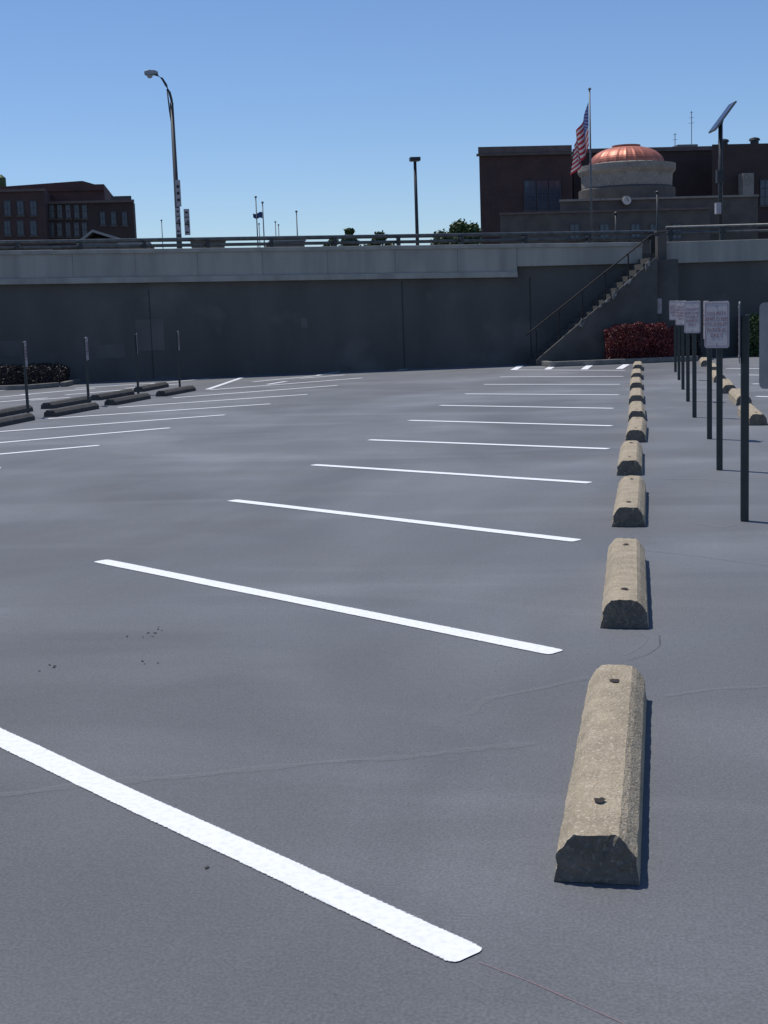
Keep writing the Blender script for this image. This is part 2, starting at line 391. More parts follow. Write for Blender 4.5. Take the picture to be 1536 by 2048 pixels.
def put_stop(i,p,label,group,rz=0):
    if not used[i]:o=protos[i];used[i]=True
    else:o=copy_tree(protos[i])
    o.location=(p.x,p.y,.002);o.rotation_euler=(0,0,rz);tag(o,label,'wheel stop',group)
ordn=['first','second','third','fourth','fifth','sixth','seventh','eighth','ninth','tenth','eleventh']
RG='wheel stops in the long row left of the sign posts'
rowpx=[(1193,1768),(1249,1257),(1257,1054),(1259,951),(1271,885),(1274,843),(1273,809),(1273,781),(1274,760),(1276,742)]
for k,(x,y) in enumerate(rowpx):
    p=G(x,y)
    lab='large nearest tan concrete wheel stop with chipped end in the foreground' if k==0 else ('%s tan concrete wheel stop from the camera in the long middle row'%ordn[k])
    if k==len(rowpx)-1: lab='farthest tan wheel stop of the long middle row beside the hatched bay'
    put_stop([0,1,2,0,1,2,3,3,3,3][k],p,lab,RG,-.012 if k==0 else rd.uniform(-.012,.012))
for k,(x,y) in enumerate([(1516,851),(1488,811),(1459,787),(1440,765),(1428,747),(1412,733)]):
    p=G(x,y);put_stop([2,1,3,3,3,3][k],p,'%s tan wheel stop from the front in the row right of the sign posts'%ordn[k],'wheel stops right of the sign posts',rd.uniform(-.02,.02))
for k,(x,y) in enumerate([(-40,860),(100,834),(220,811),(322,793)]):
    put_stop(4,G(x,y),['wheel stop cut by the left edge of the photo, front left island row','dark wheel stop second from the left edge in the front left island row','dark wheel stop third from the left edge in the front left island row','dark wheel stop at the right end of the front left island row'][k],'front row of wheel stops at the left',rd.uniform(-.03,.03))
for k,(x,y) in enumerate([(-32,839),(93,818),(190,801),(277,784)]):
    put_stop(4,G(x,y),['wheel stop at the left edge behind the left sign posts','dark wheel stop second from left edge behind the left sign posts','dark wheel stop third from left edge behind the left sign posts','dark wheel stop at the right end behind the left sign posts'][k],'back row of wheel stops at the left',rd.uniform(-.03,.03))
# ---------------------------------------------------------------- sign posts
def rrect(w,h,r,n=5):
    pts=[]
    for cx,cy,a0 in((w/2-r,h/2-r,0),(-w/2+r,h/2-r,90),(-w/2+r,-h/2+r,180),(w/2-r,-h/2+r,270)):
        for k in range(n+1):
            a=math.radians(a0+90*k/n);pts.append((cx+r*cos(a),cy+r*sin(a)))
    return pts
def make_sign(top,ang,label,loc,pr=.03,group=None,sw=.305,sh=.457,face='sign',cut=.02):
    r=empty('sign_post',loc,label,'sign post',group)
    b=Vector(loc)
    mb=MB();mb.box(b.x-pr,b.x+pr,b.y-pr,b.y+pr,0,top-cut);mb.build('post','post',r,bevel=.006)
    M0=Matrix.Rotation(ang,4,'Z')
    zc=top-sh/2
    def pl(y0,y1,w,h,rr,nm,mat,par):
        q=MB();q.prism(rrect(w,h,rr),y0,y1,lambda a,o,c:b+M0@Vector((a,o,c))+Vector((0,0,zc)))
        return q.build(nm,mat,par)
    p=pl(-pr-.012,-pr-.006,sw,sh,.03,'sign_panel','signback',r)
    f=pl(-pr-.0145,-pr-.0125,sw-.004,sh-.004,.029,'sign_face',face,p)
    q=MB();w2,h2=sw/2-.015,sh/2-.02
    for x0,x1,z0,z1 in((-w2+.005,w2-.005,h2-.004,h2),(-w2+.005,w2-.005,-h2,-h2+.004),(-w2,-w2+.004,-h2,h2),(w2-.004,w2,-h2,h2)):
        q.box(x0,x1,-pr-.0162,-pr-.0148,z0,z1,lambda a,o,c:b+M0@Vector((a,o,c))+Vector((0,0,zc)))
    q.build('border','red',p)
    mt=M0@Matrix.Translation((0,-pr-.0158,0))@Matrix.Rotation(pi/2,4,'X')
    mt=Matrix.Translation((0,0,zc))@mt
    t=text_on('COUNTY\nEMPLOYEE\nSTUDENT\nPARKING\nONLY',.056*sw/.305,'red',p,'lettering',mt)
    for zz in(sh*.4,-sh*.4):
        q=MB();q.prism([(.010*cos(2*pi*k/8),zz+.010*sin(2*pi*k/8)) for k in range(8)],-pr-.02,-pr-.0146,lambda a,o,c:b+M0@Vector((a,o,c))+Vector((0,0,zc)));q.build('bolt','galv',p)
    return r
RS='sign posts in the right-hand row'
angs=[math.radians(a) for a in(140,-93.2,-42,-82,-44,-86,-50,-84,-46)]
pb=[(1556,1228),(1489,1042),(1439,940),(1419,878),(1389,835),(1376,803),(1366,779),(1358,760),(1351,744)]
for k,(x,y) in enumerate(pb):
    p=G(x,y)
    lab=['back of a grey sign cut by the right edge of the photo, its post outside','nearest full dark sign post, its sign turned edge-on','dark sign post with the largest readable white sign','dark sign post behind the largest readable sign, its own sign edge-on','dark sign post with the smaller readable white sign','sixth sign post in the right-hand row','seventh sign post in the right-hand row','eighth sign post in the right-hand row','farthest sign post in the right-hand row'][k]
    make_sign(1.665,angs[k],lab,(p.x,p.y,0),group=RS,cut=.10 if k==1 else .02)
for k,(x,y,yt) in enumerate([(57,835,682),(178,812,676),(277,790,668),(360,778,663)]):
    p=G(x,y)
    make_sign(1.36,math.radians([108,104,112,104][k]),'%s thin dark sign post from the left edge between the dark wheel stops'%ordn[k],(p.x,p.y,0),pr=.022,group='sign posts on the left')
# ---------------------------------------------------------------- upper ground, road
sm=-70;sM=75
o=MB();o.box(sm,sM,.25,3500,2.6,3.0,Wd);tag(o.build('terrain','ground'),'raised ground behind the wall','terrain',kind='structure')
o=MB();o.quad(Wd(sm,.65,3.03),Wd(sM,.65,3.03),Wd(sM,11,3.03),Wd(sm,11,3.03));tag(o.build('road','road'),'raised road above the wall','road',kind='structure')
# ---------------------------------------------------------------- retaining wall
wl=empty('retaining_wall',Wd(0,0,0),'long dark concrete retaining wall with a pale concrete band along its top','retaining wall')
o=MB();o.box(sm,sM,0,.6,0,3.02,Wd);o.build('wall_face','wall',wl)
def zline(x0,y0,x1,y1,off):
    s0,z0=K(x0,y0,off);s1,z1=K(x1,y1,off)
    return lambda s:z0+(z1-z0)*(s-s0)/(s1-s0)
zt=zline(0,504,1030,490,-.15);zb=zline(0,568,1030,553,-.15)
a,b=K(-900,560,-.15)[0],K(1035,560,-.15)[0]
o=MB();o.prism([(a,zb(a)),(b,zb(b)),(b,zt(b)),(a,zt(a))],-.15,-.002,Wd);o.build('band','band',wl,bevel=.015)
q=MB();q.prism([(a,zb(a)-.02),(b,zb(b)-.02),(b,zb(b)+.14),(a,zb(a)+.14)],-.19,-.153,Wd);q.build('band_lip','band',wl,bevel=.012)
q=MB();q.prism([(a,zt(a)-.08),(b,zt(b)-.08),(b,zt(b)+.03),(a,zt(a)+.03)],-.20,-.154,Wd);q.build('coping','band',wl,bevel=.012)
for x in(145,270,395,525,655,790,915):
    s=K(x,540,-.15)[0];o=MB();o.box(s,s+.025,-.1525,-.1505,zb(s)+.15,zt(s)-.09,Wd);o.build('joint','bandj',wl)
a=b
s1=K(1285,520,-.15)[0];zb2=zline(1035,533,1285,527,-.15)
o=MB();o.prism([(a+.003,zb2(a)),(s1,zb2(s1)),(s1,zt(s1)),(a+.003,zt(a))],-.15,-.002,Wd);o.build('band','band',wl,bevel=.015)
q=MB();q.prism([(a+.003,zt(a)-.08),(s1,zt(s1)-.08),(s1,zt(s1)+.03),(a+.003,zt(a)+.03)],-.20,-.154,Wd);q.build('coping','band',wl,bevel=.012)
a,b=K(1328,500,-.15)[0],sM
zr0=K(1430,524,-.15)[1];zr1=K(1430,481,-.15)[1]
o=MB();o.box(a,b,-.15,-.002,zr0,zr1,Wd);o.build('band','band',wl,bevel=.015)
for x,w in((805,.03),(300,.02),(1060,.03)):
    s=K(x,640)[0];o=MB();o.box(s,s+w,-.012,-.001,.02,2.45,Wd);o.build('joint','joint',wl)
for x0,x1,y0,y1 in((270,330,640,700),(0,48,682,712),(190,250,690,715),(602,615,636,655)):
    s0,z1=K(x0,y0);s1_,z0=K(x1,y1);o=MB();o.box(s0,s1_,-.008,-.001,z0,z1,Wd);o.build('repair_patch','wallp',wl)
# guard rails
gr=empty('guard_rail',Wd(0,.1,3),'long two-bar metal guard rail along the top of the wall','guard rail')
for ya,yb,r in((485,464,.055),(496,476,.045)):
    o=MB();p0=K(0,ya,.1);p1=K(1310,yb,.1);sl=(p1[1]-p0[1])/(p1[0]-p0[0]);s0=sm
    o.tube([Wd(s0,.1,p0[1]+sl*(s0-p0[0])),Wd(p1[0],.1,p1[1])],r);o.build('rail','rail',gr,True)
zr=zline(0,486,1310,465,.1)
for x in list(range(-620,1300,127)):
    s=K(x+20,490,.1)[0];o=MB();o.box(s-.05,s+.05,.02,.18,3.0,zr(s),Wd);o.build('post','steel',gr)
g2=empty('guard_rail',Wd(K(1330,460,.1)[0],.1,3),'short two-bar guard rail right of the stair top','guard rail')
s0=K(1332,455,.1)[0]
for y,r in((454,.055),(465,.045)):
    z=K(1400,y,.1)[1];o=MB();o.tube([Wd(s0,.1,z),Wd(sM,.1,z)],r);o.build('rail','rail',g2,True)
ztop=K(1400,455,.1)[1]
for k in range(8):
    s=s0+.1+k*1.55;o=MB();o.box(s-.05,s+.05,.02,.18,3.0,ztop,Wd);o.build('post','steel',g2)
# ---------------------------------------------------------------- stair
sa=K(1075,705,-1.2)[0];sb=K(1312,515,-1.2)[0];zt_=K(1312,515,-1.2)[1]
st=empty('staircase',Wd((sa+sb)/2,-.7,0),'worn concrete staircase climbing the dark wall to the road','staircase')
n=18;poly=[(sa,0)]
for k in range(n):
    s=sa+(sb-sa)*k/n;poly+=[(s,zt_*(k+1)/n),(sa+(sb-sa)*(k+1)/n,zt_*(k+1)/n)]
poly+=[(sb,0)]
o=MB();o.prism(poly,-1.2,-.02,Wd);o.build('steps','walld',st)
o=MB();o.prism([(sa-.05,0),(sb,0),(sb,zt_+.02),(sa-.05,.16)],-1.30,-1.203,Wd);o.build('side_wall','walld',st)
rr=random.Random(5)
for k in range(n):
    f=(k+.5)/n;s=sa+(sb-sa)*f;z=.16+(zt_-.14)*f
    if rr.random()<.62 and k>4:
        o=MB();w=(sb-sa)/n*rr.uniform(.5,1.15);h=rr.uniform(.06,.2);sl=(zt_-.14)/(sb-sa)
        o.prism([(s-w*.5,z-sl*w*.5-h*.6),(s+w*.2,z-h*.5),(s+w*.55,z+sl*w*.5-h*.2),(s+w*.5,z+sl*w*.4+h*.35),(s,z+h*.5),(s-w*.55,z-sl*w*.4+h*.2)],-1.36,-1.303,Wd)
        o.build('sunlit_edge','worn',st)  # pale pieces added along the edge in place of sunlit bits
oo=-1.1
o=MB();o.tube([Wd(sa-.3,oo,.85),Wd(sa-.1,oo,.98),Wd(sb-.1,oo,zt_+.62),Wd(sb+.15,oo,zt_+.65)],.022);o.build('handrail','blacksteel',st,True)
for k in range(6):
    f=k/5;s=sa+(sb-.1-sa)*f;o=MB();o.tube([Wd(s,oo,zt_*f),Wd(s,oo,.98+(zt_-.36)*f)],.02);o.build('baluster','blacksteel',st)
s0,z0=K(1312,520,-.6);s1_=K(1330,520,-.6)[0]
o=MB();o.box(sb+.005,s1_+.25,-1.0,-.155,0,z0,Wd);o.build('landing','walld',st)
s2,z2=K(1312,466,-.3);
o=MB();o.box(s2,s2+.26,-.45,-.205,z0+.002,z2,Wd);o.box(s2-.03,s2+.29,-.48,-.203,z2+.001,z2+.05,Wd)
tag(o.build('stair_pillar','stoned',bevel=.01),'squat stone pillar at the top of the stairs','pillar')
# ---------------------------------------------------------------- planting beds and hedges
def leaves(pts_fn,n,size,rnd):
    mb=MB()
    for _ in range(n):
        p=pts_fn(rnd)
        a=Vector((rnd.gauss(0,1),rnd.gauss(0,1),rnd.gauss(0,1))).normalized();b=a.orthogonal().normalized();c=a.cross(b)
        l=size*rnd.uniform(.6,1.3);w=l*.55
        i=len(mb.v);mb.v+=[p-b*l,p-c*w,p+b*l,p+c*w];mb.f.append((i,i+1,i+2,i+3))
    return mb
def hedge_pts(s0,s1,o0,o1,z0,z1,seed,pw=5.):
    def fn(r):
        while True:
            u,v,w=r.uniform(-1,1),r.uniform(-1,1),r.uniform(0,1)
            if r.random()<.6:
                k=r.randrange(3)
                if k==0:v=-abs(1-abs(r.gauss(0,.1)))
                elif k==1:w=1-abs(r.gauss(0,.08))
                else:u=math.copysign(1-abs(r.gauss(0,.05)),u)
            e=abs(u)**pw+abs(w)**7*.9+abs(v)**4*.5
            lump=.12*noise.noise(Vector((u*4+seed,v*2,w*3)))
            if e<1.05+lump*3:
                return Wd((s0+s1)/2+u*(s1-s0)/2,(o0+o1)/2+v*(o1-o0)/2,z0+w*(z1-z0)*(1+lump))
    return fn
def kerb_box(pa,pb,w,h,label):
    pa=Vector((pa.x,pa.y,0));pb=Vector((pb.x,pb.y,0));t=(pb-pa).normalized();q=Vector((-t.y,t.x,0));q=q if q.y>0 else -q
    o=MB();o.box(0,(pb-pa).length,0,w,0,h,lambda x,y,z:pa+t*x+q*y+Vector((0,0,z)))
    o=o.build('kerb','kerb',bevel=.02);tag(o,label,'kerb',kind='structure')
ka,kb=G(1068,729.5),G(1345,722)
fs=lambda p:((p-A).dot(S),(p-A).dot(N))
sA_,oA_=fs(ka);sB_,oB_=fs(kb)
oK=min(-2.3,oA_,oB_)
kerb_box(Wd(sA_,oK,0),Wd(sB_+.5,oK,0),.16,.14,'concrete kerb of the planting bed under the stairs')
o=MB();o.box(sA_,sA_+.16,oK+.165,-.01,0,.138,Wd);tag(o.build('kerb','kerb',bevel=.02),'left end kerb of the planting bed under the stairs','kerb',kind='structure')
o=MB();o.box(sA_+.165,sB_+.5,oK+.165,-.01,.0,.10,Wd);tag(o.build('planting_bed','soil'),'dark mulch bed under the stairs','planting bed',kind='structure')
rh=empty('hedge',Wd(K(1295,700,-1.6)[0],-1.6,.1),'clipped red hedge under the stairs','hedge')
s0=K(1212,690,-1.7)[0];s1_=K(1345,690,-1.7)[0];zt2=K(1280,649,-1.7)[1]
leaves(hedge_pts(s0,s1_,-2.05,-1.36,.12,zt2,1.,3.6),10000,.032,random.Random(1)).build('foliage','redleaf',rh)
o=MB()
for k in range(5):
    s=s0+.25+k*(s1_-s0-.5)/4;o.tube([Wd(s,-1.7,.1),Wd(s+.05,-1.7,zt2*.7)],.025,6)
o.build('stems','bark',rh)
rh2=empty('hedge',Wd(K(1365,700,-.9)[0],-.9,.1),'lower dark maroon shrub behind the far sign posts','hedge')
s2_=K(1392,690,-1.)[0]
leaves(hedge_pts(s1_+.05,s2_,-1.5,-.5,.12,zt2*.8,4.),4500,.035,random.Random(8)).build('foliage','darkleaf',rh2)
o=MB();o.tube([Wd((s1_+s2_)/2,-1,.1),Wd((s1_+s2_)/2,-1,.6)],.03,6);o.build('stems','bark',rh2)
gb=empty('bush',Wd(K(1515,680,-.7)[0],-.7,0),'green bush at the right edge beside the wall behind the signs','bush')
leaves(hedge_pts(K(1484,650,-.7)[0],K(1590,650,-.7)[0],-1.2,-.2,.02,K(1515,630,-.7)[1],9.),6000,.04,random.Random(2)).build('foliage','green',gb)
o=MB();o.tube([Wd(K(1515,680,-.7)[0],-.7,0),Wd(K(1515,680,-.7)[0],-.7,.7)],.03,6);o.build('stems','bark',gb)
kp=[G(-60,783),G(60,779),G(120,774),G(150,766)]
for n_,(a,b) in enumerate(zip(kp[:-1],kp[1:])): kerb_box(a,b,.16,.12,'curved concrete kerb of the left planting bed')
lh=empty('hedge',Wd(K(60,750,-1.)[0],-1.,0),'low dark reddish hedge at the left edge in front of the wall','hedge')
z_=K(60,729,-1.)[1]
leaves(hedge_pts(K(-120,740,-1.)[0],K(136,740,-1.)[0],-1.6,-.3,.02,z_,3.),12000,.028,random.Random(4)).build('foliage','darkleaf',lh)
o=MB()
for x in(-60,0,60,110): s=K(x,740,-1)[0];o.tube([Wd(s,-1,0),Wd(s,-1,.4)],.025,6)
o.build('stems','bark',lh)
p=KP(1315,700,-1.15);make_sign(K(1315,597,-1.15)[1],YAW-.15,'small white sign on a dark post standing behind the red hedge',(p.x,p.y,0),pr=.02,sw=.25,sh=.42)
# ---------------------------------------------------------------- street lamps
def pole_thing(name,x,yb,off,label,cat,group=None):
    s=K(x,yb,off)[0];return empty(name,Wd(s,off,3.0),label,cat,group),s
off=20
lp,s=pole_thing('street_lamp',357,475,off,'tall curved street lamp carrying route signs above the wall','street lamp')
def kz(x,y,o=off): return K(x,y,o)
zt1=kz(344,205)[1];sx=(kz(357,475)[0]+kz(344,205)[0])/2
o=MB();o.tube([Wd(sx,off,3.0),Wd(sx,off,3.5),Wd(sx,off,zt1)],[.15,.125,.075],12);o.build('pole','lampgrey',lp,True)
arm=[(344,200),(340,185),(333,170),(325,157),(315,150),(308,148)]
s00=kz(344,205)[0]-sx
o=MB();o.tube([Wd(sx,off,zt1-.35)]+[Wd(kz(x,y)[0]-s00,off,kz(x,y)[1]) for x,y in arm],[.055]*4+[.045]*3,8);o.build('arm','lampgrey',lp,True)
o=MB();o.tube([Wd(sx,off,zt1-1.3),Wd(sx-.10,off,zt1-.3),Wd(kz(335,178)[0]-s00,off,kz(335,178)[1])],.03,6);o.build('brace','lampgrey',lp,True)
hs,hz=kz(304,147);hs-=s00
o=MB()
prof=[(-.30,.03),(-.27,.10),(-.1,.14),(.12,.12),(.25,.07),(.27,-.02),(.1,-.06),(-.15,-.08),(-.28,-.05)]
o.prism([(hs+a*1.0,hz+b) for a,b in prof],off-.14,off+.14,Wd);hd=o.build('lamp_head','galv',lp,bevel=.04)
o=MB();o.lathe(Wd(hs-.08,off,0),[(.02,hz-.19),(.09,hz-.16),(.12,hz-.1),(.12,hz-.07)],16);o.build('lens','lens',hd,True)
for x0,x1,y0,y1,t in((350,363,360,413,''),(350,363,416,468,'4'),(367,381,418,470,'4')):
    s0,z1=kz(x0,y0,off-.25);s1_,z0=kz(x1,y1,off-.25)
    o=MB();o.box(s0,s1_,off-.25,off-.24,z0,z1,Wd);pn=o.build('route_sign','sign',lp)
    w=s1_-s0;h=z1-z0
    q=MB();cx=(s0+s1_)/2
    if t:
        q.box(s0+.02,s1_-.02,off-.262,off-.252,z1-h*.33,z1-h*.30,Wd)
        q.box(s0+.06,s1_-.06,off-.262,off-.252,z1-h*.17,z1-h*.10,Wd)
        q.box(s0+.06,s1_-.06,off-.262,off-.252,z0+h*.08,z0+h*.13,Wd)
        q.prism([(s0+.03,z0+h*.105),(s0+.08,z0+h*.17),(s0+.08,z0+h*.04)],off-.262,off-.252,Wd)
    else:
        for f in(.2,.45,.7):q.box(s0+.05,s1_-.05,off-.262,off-.252,z0+h*f,z0+h*(f+.1),Wd)
    q.build('marking','black',pn)
    if t:
        base=Wd(cx,off-.256,z0+h*.42)-Wd(K(357,475,off)[0],off,3.0)
        rot=Matrix((S,ZV,-N)).transposed().to_4x4()
        text_on(t,.42,'black',pn,'numeral',Matrix.Translation(base)@rot,.004)
off2=26
l2,s=pole_thing('street_lamp',835,490,off2,'slim pole lamp with a square box head right of centre','street lamp')
z1=K(833,322,off2)[1]
o=MB();o.tube([Wd(s,off2,3),Wd(s,off2,z1)],[.09,.07],10);o.build('pole','steel',l2,True)
o=MB();o.box(s-.24,s+.24,off2-.2,off2+.2,z1,z1+.17,Wd);h_=o.build('lamp_head','steel',l2,bevel=.02)
o=MB();o.box(s-.18,s+.18,off2-.15,off2+.15,z1-.02,z1-.003,Wd);o.build('lens','lens',h_)
# ---------------------------------------------------------------- far thin poles
def thin(x,yb,yt,off,label,cat='flagpole',name='flagpole',r=.05,mat='polegrey'):
    t,s=pole_thing(name,x,yb,off,label,cat,'far thin poles')
    z=K(x,yt,off)[1];o=MB();o.tube([Wd(s,off,3),Wd(s,off,z)],[r,r*.7],8);o.build('pole',mat,t,True)
    o=MB();o.lathe(Wd(s,off,0),[(.001,z),(r*1.8,z+r*1.2),(r*1.4,z+r*3),(.002,z+r*3.6)],10);o.build('finial',mat,t,True)
    return t,s
t,s=thin(515,472,397,55,'leftmost tall flagpole of the far cluster above the wall')
t,s=thin(528,472,408,55,'far flagpole with a small blue flag hanging from it')
o=MB();
for i in range(7):
    for j in range(5):
        u,v=i/6,j/4;o.v.append(Wd(s-.04-u*.62,55+.08*sin(u*9+v*2),K(528,424,55)[1]-u*.10-v*(.42-.15*u)+.05*sin(u*7)))
for i in range(6):
    for j in range(4):o.f.append((i*5+j,i*5+j+1,i*5+j+6,i*5+j+5))
o=o.build('flag','blueflag',None,True);tag(o,'small blue flag on the far thin flagpole','flag')
thin(519,472,450,58,'short thin pole just behind the tallest far flagpole',r=.04)
thin(552,474,446,60,'short far pole between the flag and the lone right pole',r=.04)
thin(558,474,452,62,'second short far pole between the flag and the lone right pole',r=.04)
thin(595,476,426,55,'lone thin far pole nearest the centre of the photo')
thin(325,478,443,60,'short thin far pole just left of the curved street lamp',r=.04)
# ---------------------------------------------------------------- buildings: helpers
def shear_at(x,extra=.06):
    d=ray(x,470);return d.dot(S)/d.dot(N)+extra
def fb(par,name,mat,x0,x1,y0,y1,off,depth,zbase=None,bevel=0,sh=0.):
    s0=K(x0,y0,off)[0];s1_=K(x1,y0,off)[0];z1=K((x0+x1)/2,y0,off)[1]
    z0=K((x0+x1)/2,y1,off)[1] if zbase is None else zbase
    tr=lambda s,o_,z:Wd(s+sh*(o_-off),o_,z)
    o=MB();o.box(s0,s1_,off,off+depth,z0,z1,tr);return o.build(name,mat,par,bevel=bevel)
def win(par,x0,x1,y0,y1,off,pane='glass',nx=2,ny=2):
    s0=K(x0,y0,off)[0];s1_=K(x1,y0,off)[0];xm=(x0+x1)/2;z1=K(xm,y0,off)[1];z0=K(xm,y1,off)[1]
    t=.06;o=MB();f0,f1=off-.09,off-.003
    for i in range(nx+1):
        s=s0+(s1_-s0)*i/nx;o.box(s-t/2,s+t/2,f0,f1,z0+t/2+.002,z1-t/2-.002,Wd)
    for j in range(ny+1):
        z=z0+(z1-z0)*j/ny;o.box(s0-t/2,s1_+t/2,f0-.004,f1-.001,z-t/2,z+t/2,Wd)
    w=o.build('window','frame',par)
    o=MB();o.box(s0,s1_,off-.05,off-.02,z0,z1,Wd);o.build('pane',pane,w)
    o=MB();o.box(s0-.12,s1_+.12,off-.16,off-.002,z0-.16,z0-.04,Wd);o.build('sill','stoned',w)
ob=90
lb=empty('brick_building',Wd(K(100,480,ob)[0],ob,3),'dark red brick building with rows of windows at the far left','building')
fb(lb,'main_block','brickd',-260,88,383,480,ob-3,16,3.0)
fb(lb,'rear_block','brick',-200,208,373,480,ob+3,14,3.0)
fb(lb,'side_block','brick2',92,266,404,480,ob-.5,3.4,3.0)
s0,z0=K(-200,372,ob+3);sA,zA=K(165,362,ob+3);sB,zB=K(208,374,ob+3)
zl=K(0,374,ob+3)[1]
o=MB();o.prism([(s0,zB-.3),(sB,zB-.3),(sB,zB),(sA,zA),(K(0,372,ob+3)[0],zl),(s0,zl)],ob+2.8,ob+16,Wd);o.build('parapet','brick',lb)
fb(lb,'cornice','trim',-262,90,381,386,ob-3.25,.24)
fb(lb,'cornice','trim',90.5,268,401,406,ob-.8,.29)
fb(lb,'roof_screen','stoned',222,262,392,404,ob+1.,.5)
for x in(98,114,131,148,164):
    win(lb,x,x+9,410,436,ob-.5,'glassl');win(lb,x,x+9,446,472,ob-.5,'glassl')
for x in(8,34,60):
    win(lb,x,x+12,402,430,ob-3,'glass');win(lb,x,x+12,442,470,ob-3,'glass')
for x in(200,222,244):win(lb,x,x+9,424,450,ob-.5,'glass')
o=MB();c=KP(1,365,ob+6);o.lathe(c,[(.5,c.z-1.),(.5,c.z+.4),(.15,c.z+.7)],14);tag(o.build('roof_vent','green'),'small green roof vent at the top left building edge','vent')
oh=45
h=empty('low_house',Wd(K(190,480,oh)[0],oh,3),'low house with a pale gable roof behind the rail at the left','house')
ss=lambda x,y=480:K(x,y,oh)
o=MB();o.prism([(ss(160)[0],3),(ss(262)[0],3),(ss(262)[0],ss(262,486)[1]),(ss(160)[0],ss(160,486)[1])],oh+.2,oh+8,Wd);o.build('walls','siding',h)
o=MB();o.prism([(ss(150)[0],ss(150,486)[1]),(ss(186)[0],ss(186,459)[1]),(ss(272)[0],ss(272,486)[1]),(ss(268)[0],ss(272,490)[1]),(ss(186)[0],ss(186,464)[1]),(ss(154)[0],ss(150,490)[1])],oh,oh+8.2,Wd);o.build('roof','roof',h)
for x0,x1,y0,lab in((380,452,478,'low flat pale building behind the rail beneath the curved lamp'),(540,612,478,'low pale shed roof behind the rail below the far poles'),(0,104,500,'long low pale roof just above the wall at the left edge'),(235,300,484,'low pale roof strip left of the route signs')):
    of=40;b=empty('low_building',Wd(K((x0+x1)/2,480,of)[0],of,3),lab,'building')
    fb(b,'walls','siding',x0+3,x1-3,y0+5,500,of,6,3.0);fb(b,'roof','roof',x0,x1,y0,y0+4.5,of-.4,6.8)
# ---------------------------------------------------------------- right brick building and rotunda
oB=75
rb=empty('civic_building',Wd(K(1250,460,oB)[0],oB,3),'large dark brick building with a stone rotunda and shining copper dome','building')
sh1=shear_at(957)
fb(rb,'brick_wing','brickd',958,1144,308,470,oB,18,3.0,sh=sh1)
fb(rb,'parapet','trim',956,1143.5,292,305,oB-.2,18.3,sh=sh1)
fb(rb,'parapet_band','stoned',954,1146,305.3,310,oB-.35,.34)
fb(rb,'brick_wing','brick2',1146,1700,300,470,oB+6,14,3.0,sh=sh1)
fb(rb,'parapet','trim',1145,1702,292,300.2,oB+5.8,14.3,sh=sh1)
fb(rb,'brick_wing','brick2',1424,1700,286,470,oB-1,5,3.0,sh=shear_at(1424))
for x in(1048,1073,1098): win(rb,x,x+22,362,420,oB,'glass',2,4)
for x in(1520,):win(rb,x,x+20,360,410,oB-1,'glass',2,3)
fb(rb,'chimney','stone',1486,1508,346,392,oB-2,1.,)
oR=60
fb(rb,'stone_base','stoned',1000,1420,424,480,oR-4,6,3.0,sh=shear_at(1000))
fb(rb,'stone_base','stoned',1120,1516,398,424,oR-1,10,3.0,sh=shear_at(1120))
fb(rb,'stone_cap','stone',1118,1518,394,398,oR-1.15,10.3,sh=shear_at(1120))
fb(rb,'stone_cap','trim',998,1422,420,424,oR-4.15,6.3,sh=shear_at(1000))
for x in(1140,1200,1262,1300,1345):
    win(rb,x,x+18,448,478,oR-4,'glass',2,2)
oc=oR+5
c=Wd(K(1253,350,oc)[0],oc,0);zz=lambda y:K(1253,y,oc)[1]
pm=(2800/ (math.hypot(c.x,c.y)))
rad=lambda px:px/pm
o=MB();o.lathe(c,[(rad(92),zz(424)),(rad(92),zz(380)),(rad(86),zz(377)),(rad(80),zz(362))],56);dr=o.build('drum','stoned',rb)
o=MB();o.lathe(c,[(rad(86),zz(376)),(rad(87),zz(352)),(rad(91),zz(347)),(rad(93),zz(343)),(rad(93),zz(332)),(rad(74),zz(330)),(rad(70),zz(328))],56);o.build('drum_cornice','stone',dr)
o=MB();nn=96;pr_=[]
for k in range(13):
    a=k/12*pi/2;pr_.append((rad(70)*cos(a)**.85 if k<12 else rad(24),zz(329)+(zz(293)-zz(329))*sin(a)))
pr_[-1]=(rad(20),zz(293))
for r,z in pr_:
    for j in range(nn):
        rr_=r*(1+(.022 if j%4==0 else 0));o.v.append(Vector((c.x+rr_*cos(2*pi*j/nn),c.y+rr_*sin(2*pi*j/nn),z)))
for k in range(12):
    for j in range(nn):
        a=k*nn+j;b=k*nn+(j+1)%nn;o.f.append((a,b,b+nn,a+nn))
o.f.append(tuple(12*nn+j for j in range(nn)))
dm=o.build('dome','copper',rb)
o=MB();o.lathe(c,[(rad(27),zz(294)),(rad(27),zz(291)),(rad(4),zz(290))],32);o.build('dome_cap','copper',dm)
s,z=K(1253,401,oR-1.3)
o=MB();o.prism([(s+.30*cos(2*pi*k/28),z+.30*sin(2*pi*k/28)) for k in range(28)],oR-1.45,oR-1.3,Wd);cf=o.build('clock','clock',rb)
o=MB();o.prism([(s+.36*cos(2*pi*k/28),z+.36*sin(2*pi*k/28)) for k in range(28)],oR-1.29,oR-1.16,Wd);o.build('clock_rim','stoned',cf)
o=MB();o.box(s-.015,s+.015,oR-1.475,oR-1.455,z,z+.24,Wd);o.box(s,s+.16,oR-1.472,oR-1.452,z-.015,z+.015,Wd);o.build('clock_hands','black',cf)
